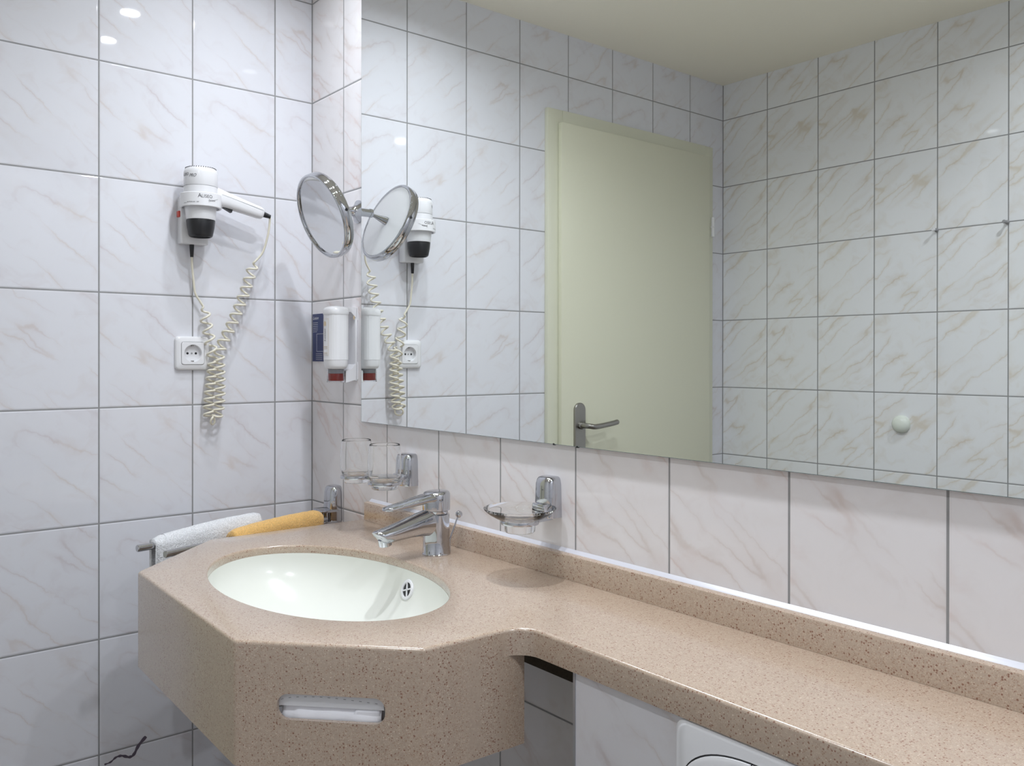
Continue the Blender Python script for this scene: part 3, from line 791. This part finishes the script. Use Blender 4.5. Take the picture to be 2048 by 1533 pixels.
# ------------------------------------------------------------------ socket
sk = empty('power_socket', (0, -0.3015, 1.2444), 0, 'square white wall socket below the hair dryer', 'socket')
def YZ(l, x, cy_=-0.3015, cz_=1.2444, k=1.0): return [(x, cy_+y*k, cz_+z*k) for y, z in l]
bm = bmesh.new(); o_ = rrect(0.0775, 0.0775, 0.009, 6)
inn = rrect(0.0530, 0.0530, 0.006, 6)
loft(bm, [YZ(o_, 0.0), YZ(o_, 0.0035), YZ(o_, 0.0075, k=0.975), YZ(o_, 0.0095, k=0.90), YZ(inn, 0.0105), YZ(inn, 0.0008)], close=False, cap=True)
finish(bm, 'frame', M['white'], sk, angle=45)
bm = bmesh.new(); inn2 = rrect(0.0515, 0.0515, 0.0055, 6)
n4 = len(inn2); NC = 28
rings_ = [YZ(inn2, 0.005), YZ(inn2, 0.0112), YZ(inn2, 0.0120, k=0.97)]
VR2 = [[bm.verts.new(v) for v in l] for l in rings_]
for A_, B_ in zip(VR2, VR2[1:]):
    for i in range(n4): bm.faces.new((A_[i], A_[(i+1) % n4], B_[(i+1) % n4], B_[i]))
cir = lambda r, x: [bm.verts.new((x, -0.3015+r*math.cos(2*PI*i/36), 1.2444+r*math.sin(2*PI*i/36))) for i in range(36)]
C1 = cir(0.0200, 0.0120); C2 = cir(0.0196, 0.0115); C3 = cir(0.0192, 0.0018)
fill(bm, VR2[-1], C1)
for A_, B_ in ((C1, C2), (C2, C3)):
    for i in range(36): bm.faces.new((A_[i], A_[(i+1) % 36], B_[(i+1) % 36], B_[i]))
bm.faces.new(C3)
ins = finish(bm, 'insert', M['white'], sk, angle=40)
for dy, r, mt_ in ((-0.0095, 0.0026, 'black'), (0.0, 0.0022, 'grey'), (0.0095, 0.0026, 'black')):
    bm = bmesh.new(); lathe(bm, [(0, 0), (r, 0), (r, 0.0006), (0, 0.0006)], at((0.0018, -0.3015+dy, 1.2444), (1, 0, 0)), 20)
    finish(bm, 'screw' if mt_ == 'grey' else 'pin_hole', M[mt_], ins)
for sgz in (-1, 1):
    bm = bmesh.new(); box(bm, (0.002, -0.3035, 1.2444+sgz*0.0192), (0.0105, -0.2990, 1.2444+sgz*0.0165), 0.0006); finish(bm, 'earth_clip', M['steel'], ins)

# ------------------------------------------------------------------ hair dryer and its holder
HX, HYD = 0.057, -0.300
hd = empty('hair_dryer_holder', (0, HYD, 1.49), 0, 'white wall holder with ring band printed in black, carrying the hair dryer', 'hair dryer holder')
bm = bmesh.new(); box(bm, (0, -0.3345, 1.4925), (0.030, -0.272, 1.600), 0.004, 3); box(bm, (0, -0.327, 1.575), (0.024, -0.278, 1.603), 0.003, 2)
finish(bm, 'wall_box', M['white'], hd)
bm = bmesh.new()
RI, RO = 0.0400, 0.0445; z0_, z1_ = 1.5700, 1.6010
lathe(bm, [(RI, z0_), (RO-0.001, z0_), (RO, z0_+0.0012), (RO, z1_-0.0012), (RO-0.001, z1_), (RI, z1_)], at((HX, HYD, 0)), 72, close=True)
rg = finish(bm, 'ring_band', M['white'], hd, angle=35)
def wrap(R, az0, z, cx_=HX, cy_=HYD):
    return lambda x, y: (cx_ + R*math.cos(az0 + x/R), cy_ + R*math.sin(az0 + x/R), z + y)
bm = bmesh.new(); Rt = RO+0.00025
add_text(bm, 'A', 0.0125, wrap(Rt, math.radians(-27), 1.5880), sx=0.95)
add_text(bm, 'LISEO', 0.0100, wrap(Rt, math.radians(-16.5), 1.5880), fit=0.0235)
add_text(bm, 'hairstyle', 0.0062, wrap(Rt, math.radians(2), 1.5815), shear=0.5, fit=0.0165)
tube(bm, [wrap(Rt+0.0001, math.radians(2), 1.5795)(0.001*i, 0.00035*i) for i in range(26)], 0.00018, 6)
add_text(bm, 'BUTTON ON - OFF', 0.0040, wrap(Rt, math.radians(-58), 1.5765), fit=0.0265)
tube(bm, [wrap(Rt, math.radians(-70), 1.5763)(0.0008*i, 0) for i in range(11)], 0.0002, 6)
finish(bm, 'lettering', M['ink'], rg, smooth=False)
bm = bmesh.new(); box(bm, (0.010, -0.3385, 1.552), (0.024, -0.334, 1.566), 0.0012); finish(bm, 'switch', M['red'], hd)
bm = bmesh.new(); lathe(bm, [(0, 0), (0.0052, 0), (0.0050, -0.008), (0.0038, -0.028), (0.0030, -0.029), (0, -0.029)], at((0.016, HYD-0.006, 1.4930)), 20)
finish(bm, 'cable_grommet', M['black'], hd)
dr = empty('hair_dryer', (HX, HYD, 1.50), 0, 'white hair dryer with black nozzle hanging in its wall holder', 'hair dryer')
bm = bmesh.new()
lathe(bm, [(0, 1.6610), (0.026, 1.6610), (0.0315, 1.6590), (0.0352, 1.6540), (0.0362, 1.6480), (0.0364, 1.6190), (0.0360, 1.6180)], at((HX, HYD, 0)), 64)
lathe(bm, [(0.0360, 1.6172), (0.0368, 1.6165), (0.0366, 1.595), (0.0350, 1.580), (0.0330, 1.560), (0.0312, 1.5440), (0.030, 1.5435), (0, 1.5435)], at((HX, HYD, 0)), 64)
body = finish(bm, 'body', M['white'], dr, angle=40)
bm = bmesh.new(); lathe(bm, [(0.0355, 1.6182), (0.03655, 1.6180), (0.03655, 1.6172), (0.0355, 1.6170)], at((HX, HYD, 0)), 64, close=True); finish(bm, 'seam', M['grey'], body)
bm = bmesh.new()
for i in range(40):
    a_ = 2*PI*i/40; c = Vector((HX+0.0305*math.cos(a_), HYD+0.0305*math.sin(a_), 1.6597)); tube(bm, [c, c+Vector((0.0028*math.cos(a_), 0.0028*math.sin(a_), -0.0012))], 0.0009, 6)
finish(bm, 'grille_slots', M['ink'], body)
bm = bmesh.new(); lathe(bm, [(0, 1.5440), (0.0305, 1.5440), (0.0310, 1.5425), (0.0292, 1.5270), (0.0258, 1.5095), (0.0240, 1.5065), (0.0215, 1.5055), (0.0205, 1.5100), (0, 1.5110)], at((HX, HYD, 0)), 56); finish(bm, 'nozzle', M['black'], dr, angle=40)
# handle, swept from the body towards the corner and slightly down
ha = Vector((HX+0.002, HYD+0.012, 1.6060)); hb = Vector((HX+0.004, -0.1560, 1.5725)); hdv = (hb-ha).normalized()
bm = bmesh.new(); loops = []
sidev = Vector((1, 0, 0)); upv = hdv.cross(sidev); upv = upv if upv.z > 0 else -upv
for t_, a_, b_ in ((0, 0.0150, 0.0215), (0.2, 0.0155, 0.0200), (0.4, 0.0150, 0.0180), (0.7, 0.0140, 0.0155), (0.92, 0.0130, 0.0145), (0.985, 0.0115, 0.0125), (1.0, 0.0090, 0.0100)):
    c = ha + (hb-ha)*t_; l = []
    for i in range(32):
        th = 2*PI*i/32; cc, ss = math.cos(th), math.sin(th)
        l.append(c + sidev*(a_*math.copysign(abs(cc)**0.75, cc)) + upv*(b_*math.copysign(abs(ss)**0.75, ss)))
    loops.append(l)
loft(bm, loops); hnd = finish(bm, 'handle', M['white'], dr, angle=50)
bm = bmesh.new(); tube(bm, [ha + (hb-ha)*(0.22+0.75*i/10) + sidev*(0.0153-0.0022*i/10) + upv*0.006 for i in range(11)], 0.00035, 6); finish(bm, 'seam', M['grey'], hnd)
bm = bmesh.new(); P0 = ha + (hb-ha)*0.30 - upv*0.0175; P1 = ha + (hb-ha)*0.47 - upv*0.0160
lp = [[P0 + sidev*s*0.006 + upv*0.006 for s in (-1, 1)] + [P1 + sidev*s*0.006 + upv*0.005 for s in (1, -1)], [P0 + sidev*s*0.006 - upv*0.001 for s in (-1, 1)] + [P1 + sidev*s*0.006 - upv*0.0075 for s in (1, -1)]]
loft(bm, lp); finish(bm, 'trigger', M['black'], hnd, smooth=False)
bm = bmesh.new(); pr = [(0, -0.002)]
for k in range(7): pr += [(0.0072-0.0003*k, 0.0025*k), (0.0062-0.0003*k, 0.0025*k+0.0013)]
pr += [(0.005, 0.0185), (0, 0.019)]
lathe(bm, pr, at(hb, hdv), 20); finish(bm, 'strain_relief', M['black'], hnd)
bm = bmesh.new(); Rb = 0.0364+0.0003
add_text(bm, 'ALISEO', 0.0088, wrap(Rb, math.radians(-98), 1.6385), fit=0.0225, shear=0.15)
add_text(bm, 'PRO', 0.0098, wrap(Rb, math.radians(-60), 1.6350), fit=0.0170, shear=0.45)
finish(bm, 'lettering', M['ink'], body, smooth=False)
# coiled cable: two strands, hanging in a loop
def helix(center, r, pitch, ph0=0.0, n=16):
    """wind around a polyline; pitch(fraction) = length per turn"""
    C = smooth_pts(center, 30)
    L_ = [0.0]
    for i in range(len(C)-1): L_.append(L_[-1] + (C[i+1]-C[i]).length)
    tot = L_[-1]; D = []; s_ = 0.0; i = 0
    while s_ < tot:
        while i < len(C)-2 and L_[i+1] < s_: i += 1
        t_ = (s_-L_[i])/max(1e-9, L_[i+1]-L_[i]); D.append(C[i].lerp(C[i+1], t_)); s_ += pitch(s_/tot)/n
    out = []
    for k, c in enumerate(D):
        t_ = (D[min(k+2, len(D)-1)]-D[max(k-2, 0)]).normalized()
        u = Vector((1, 0, 0)); u = (u - t_*u.dot(t_)).normalized(); v = t_.cross(u)
        a_ = ph0 + 2*PI*k/n; f = min(1.0, k/(n*0.6), (len(D)-1-k)/(n*0.6))
        out.append(c + (u*math.cos(a_) + v*math.sin(a_))*r*f)
    return out
cab = empty('coiled_cable', (0.02, -0.25, 1.10), 0, 'cream coiled cable hanging in a loop beside the wall socket', 'cable')
strA = [(0.016, -0.306, 1.466), (0.016, -0.305, 1.44), (0.016, -0.302, 1.41), (0.016, -0.2985, 1.383), (0.017, -0.289, 1.366), (0.019, -0.278, 1.352)]
cA = [(0.0165, -0.2800, 1.352), (0.0165, -0.2730, 1.315), (0.0165, -0.2640, 1.270), (0.0165, -0.2570, 1.225), (0.017, -0.2610, 1.185), (0.018, -0.2665, 1.140), (0.019, -0.2680, 1.105), (0.021, -0.2620, 1.092), (0.024, -0.2530, 1.096), (0.025, -0.2480, 1.115)]
cB = [(0.025, -0.2480, 1.115), (0.023, -0.2450, 1.140), (0.022, -0.2440, 1.180), (0.022, -0.2450, 1.220), (0.021, -0.2440, 1.248), (0.020, -0.2330, 1.275), (0.020, -0.2180, 1.305), (0.021, -0.1990, 1.350), (0.024, -0.1830, 1.395), (0.029, -0.1700, 1.440), (0.033, -0.1640, 1.462)]
end = hb + hdv*0.018
strB = [(0.034, -0.1600, 1.462), (0.040, -0.1475, 1.485), (0.050, -0.1400, 1.520), (0.0565, -0.1375, 1.550), (end.x, end.y, end.z)]
RC = 0.0115
bm = bmesh.new()
hA = helix(cA + cB[1:], RC, lambda f: 0.0265 if f < 0.20 else (0.0165 if f < 0.62 else 0.0230), 0.6)
allp = smooth_pts(strA[:-1] + [hA[0]], 6)[:-1] + hA + smooth_pts([hA[-1]] + strB[1:], 8)[1:]
tube(bm, allp, 0.0026, 8)
finish(bm, 'cord', M['cord'], cab, angle=80)

# ------------------------------------------------------------------ soap dispenser and card
sd = empty('soap_dispenser', (0.215, 0, 1.178), 0, 'white wall soap dispenser with red liquid in its clear cup', 'soap dispenser')
BX, BY = 0.2235, -0.0505
bm = bmesh.new()
box(bm, (0.190, -0.007, 1.180), (0.2345, 0, 1.350), 0.003)
prof = [(-0.007, 1.350), (-0.085, 1.350), (-0.085, 1.343), (-0.016, 1.3415), (-0.007, 1.3300)]
loft(bm, [[(x, y, z) for y, z in ((0, 1.3505), (-0.030, 1.3510), (-0.050, 1.3490), (-0.050, 1.3400), (-0.018, 1.3400), (-0.0065, 1.3280), (0, 1.32))] for x in (0.198, 0.2345)])
loft(bm, [[(x, y, z) for y, z in ((0, 1.1850), (-0.0310, 1.1775), (-0.0310, 1.2045), (-0.015, 1.2100), (-0.0065, 1.2200), (0, 1.2250))] for x in (0.198, 0.2345)])
bk = finish(bm, 'bracket', M['white'], sd, angle=35)
bm = bmesh.new(); lathe(bm, [(0, 0), (0.0030, 0), (0.0030, 0.0006), (0, 0.0006)], at((0.2345, -0.0105, 1.327), (1, 0, 0)), 20, sx=0.7, sy=1.6); finish(bm, 'screw_recess', M['gold'], bk)
def supere(a_, b_, z, e_=0.72, n=72, flute=0.0):
    o_ = []
    for i in range(n):
        th = 2*PI*i/n; c_, s_ = math.cos(th), math.sin(th); k = 1 - (flute if i % 3 == 0 else 0)
        fl = k if (c_ > 0.12) else 1
        o_.append((BX + a_*fl*math.copysign(abs(c_)**e_, c_), BY + b_*fl*math.copysign(abs(s_)**e_, s_), z))
    return o_
bm = bmesh.new()
loft(bm, [supere(0.0285, 0.0250, z, flute=f) for z, f in ((1.2300, 0.0), (1.2335, 0.02), (1.330, 0.02), (1.335, 0.0))])
bt = finish(bm, 'bottle', M['white'], sd, angle=25)
bm = bmesh.new(); loft(bm, [supere(0.0262, 0.0228, 1.2150), supere(0.0275, 0.0240, 1.2200), supere(0.0280, 0.0245, 1.2300), supere(0.0230, 0.020, 1.2305)]); 
loft(bm, [supere(0.0180, 0.0160, 1.2085), supere(0.0235, 0.0205, 1.2100), supere(0.0262, 0.0228, 1.2150)])
finish(bm, 'shoulder', M['whitem'], sd, angle=50)
bm = bmesh.new(); loft(bm, [supere(0.0292, 0.0257, 1.3330), supere(0.0298, 0.0262, 1.3350), supere(0.0298, 0.0262, 1.3430), supere(0.0270, 0.024, 1.3480), supere(0.020, 0.018, 1.3510), supere(0.010, 0.009, 1.3525)]); finish(bm, 'cap', M['white'], sd, angle=40)
bm = bmesh.new()
lathe(bm, [(0, 1.1785), (0.0205, 1.1785), (0.0208, 1.1800), (0.0200, 1.1810), (0.0200, 1.2090), (0.0186, 1.2090), (0.0186, 1.1815), (0, 1.1815)], at((BX, BY, 0)), 44)
cup = finish(bm, 'cup', M['clearp'], sd, angle=40)
bm = bmesh.new(); lathe(bm, [(0, 1.1820), (0.0182, 1.1820), (0.0182, 1.1985), (0, 1.1985)], at((BX, BY, 0)), 40); finish(bm, 'liquid', M['soap'], cup, angle=40)
bm = bmesh.new(); lathe(bm, [(0, 1.1990), (0.0184, 1.1990), (0.0184, 1.2080), (0, 1.2080)], at((BX, BY, 0)), 40); finish(bm, 'pump', M['grey'], cup, angle=40)
# printed front: gold frame, crest, upright script
fy = BY - 0.0252
def PF(x, z): return (x, fy, z)
bm = bmesh.new()
def fyx(x):
    return BY - 0.0250*max(0.0, 1-abs((x-BX)/0.0285)**2.78)**0.36 - 0.0002
def strip(bm, x0_, x1_, z0_, z1_, y=None):
    n = 1 if (y is not None or x1_-x0_ < 0.003) else 10
    for k in range(n):
        xa = x0_+(x1_-x0_)*k/n; xb = x0_+(x1_-x0_)*(k+1)/n
        ya, yb = (y, y) if y is not None else (fyx(xa), fyx(xb))
        loft(bm, [[(xa, ya-d_, z0_), (xb, yb-d_, z0_), (xb, yb-d_, z1_), (xa, ya-d_, z1_)] for d_ in (0, 0.0002)])
for r in ((0.2025, 0.2029, 1.2400, 1.3230), (0.2336, 0.2340, 1.2400, 1.3230), (0.2025, 0.2340, 1.3226, 1.3230), (0.2025, 0.2340, 1.2400, 1.2404)): strip(bm, *r)
strip(bm, 0.212, 0.224, 1.3070, 1.3155); strip(bm, 0.215, 0.221, 1.3155, 1.3180)
strip(bm, 0.206, 0.230, 1.2590, 1.2603); strip(bm, 0.206, 0.230, 1.2555, 1.2563); strip(bm, 0.206, 0.230, 1.2455, 1.2463); strip(bm, 0.206, 0.230, 1.2430, 1.2436)
finish(bm, 'gold_print', M['gold'], bt, smooth=False)
bm = bmesh.new()
vs, fs, wd = text_mesh('Lotion', 0.0105, 0.3)
V = [bm.verts.new((0.2215-y, fyx(0.2215-y)-0.0002, 1.2720+x*1.05)) for x, y in vs]
for f in fs: bm.faces.new([V[i] for i in f])
finish(bm, 'script', M['ink'], bt, smooth=False)
# back print, legible only as lines in the mirror
bm = bmesh.new(); by_ = BY + 0.0252
for i in range(6):
    x = 0.2080+0.0019*i; z = 1.318
    random.seed(i+3)
    for k in range(26):
        h_ = random.uniform(0.0008, 0.0026); z -= h_ + 0.0009
        if z < 1.245: break
        loft(bm, [[(x, yy, z), (x+0.0011, yy, z), (x+0.0011, yy, z+h_), (x, yy, z+h_)] for yy in (by_, by_+0.0002)])
finish(bm, 'small_print', M['ink'], bt, smooth=False)
cd = empty('notice_card', (0.035, 0, 1.225), 0, 'navy blue card with white print on the tiles behind the soap dispenser', 'card')
bm = bmesh.new(); box(bm, (0.0065, -0.0022, 1.2255), (0.074, 0, 1.3440), 0.0004, 1); finish(bm, 'panel', M['navy'], cd, smooth=False)
bm = bmesh.new()
add_text(bm, 'Lotion', 0.011, lambda x, y: (0.010+x, -0.0024, 1.3300+y), shear=0.5, fit=0.030)
for i in range(6): strip(bm, 0.010, 0.036-0.004*(i == 5), 1.3215-0.0045*i, 1.3222-0.0045*i, -0.0023)
for i in range(4): strip(bm, 0.026, 0.060, 1.2440-0.0045*i, 1.2446-0.0045*i, -0.0023)
for r in ((0.0300, 0.0306, 1.250, 1.294), (0.068, 0.0686, 1.250, 1.294), (0.030, 0.068, 1.2935, 1.2941), (0.030, 0.068, 1.250, 1.2506)): strip(bm, *r, y=-0.0023)
finish(bm, 'print', M['white'], cd, smooth=False)

# ------------------------------------------------------------------ magnifying mirror on its arm
mm_ = empty('magnifying_mirror', (0.238, 0, 1.571), 0, 'round chrome-rimmed magnifying mirror on a wall arm', 'magnifying mirror')
nD = Vector((0, -0.929, -0.371)).normalized(); cD = Vector((0.2500, -0.1017, 1.5479)); RD = 0.0957; tD = 0.0215
bm = bmesh.new(); lathe(bm, [(0, 0.0), (0.006, 0.0), (0.0265, 0.0005), (0.0268, 0.0030), (0.0240, 0.0050), (0.0160, 0.0095), (0.0112, 0.0160), (0.0096, 0.0230), (0.0094, 0.0460), (0, 0.0460)], at((0.2380, -0.0002, 1.5715), (0, -1, 0)), 44)
finish(bm, 'wall_flange', M['chrome'], mm_, angle=50)
bm = bmesh.new(); lathe(bm, [(0, 0.0455), (0.0102, 0.0455), (0.0106, 0.047), (0.0102, 0.0515), (0.0070, 0.0530), (0, 0.0530)], at((0.2380, 0, 1.5715), (0, -1, 0)), 36)
j0 = Vector((0.2390, -0.0500, 1.5690)); j1 = cD - nD*(tD*0.9); dj = j1-j0
lathe(bm, [(0, 0), (0.0035, 0), (0.0050, 0.3*dj.length), (0.0095, 0.85*dj.length), (0.0105, dj.length)], at(j0, dj), 32)
finish(bm, 'joint', M['chrome'], mm_, angle=50)
mD = at(cD, nD)
bm = bmesh.new()
lathe(bm, [(RD-0.0075, -0.0010), (RD-0.0062, 0.0012), (RD-0.0035, 0.0022), (RD-0.001, 0.0012), (RD, -0.0012), (RD-0.0010, -0.0032), (RD-0.0006, -0.0048), (RD+0.0006, -0.0065), (RD+0.0008, -tD+0.003), (RD-0.0008, -tD+0.0005), (RD-0.0040, -tD), (RD-0.0060, -tD+0.0015), (RD-0.0075, -tD+0.0030)], mD, 96, close=True)
finish(bm, 'rim', M['chrome'], mm_, angle=60)
bm = bmesh.new(); Rc = 0.62; pr = []
for k in range(13):
    r = (RD-0.0072)*(1-k/12); pr.append((r, -0.0035 + 0.0 - (math.sqrt(Rc*Rc-r*r) - math.sqrt(Rc*Rc-(RD-0.0072)**2))))
lathe(bm, pr, mD, 96); finish(bm, 'magnifying_glass', M['cosm'], mm_, angle=80)
bm = bmesh.new(); lathe(bm, [(RD-0.0070, -tD+0.0018), (0.0, -tD+0.0018)], mD, 96); finish(bm, 'back_plate', M['white'], mm_, angle=80)
bm = bmesh.new(); lathe(bm, [(0, 0), (0.0032, 0), (0.0032, 0.0012), (0, 0.0012)], at(cD + Vector((RD*1.004, 0, 0)) - nD*0.012, (1, 0, 0)), 16); finish(bm, 'pivot_screw', M['black'], mm_)
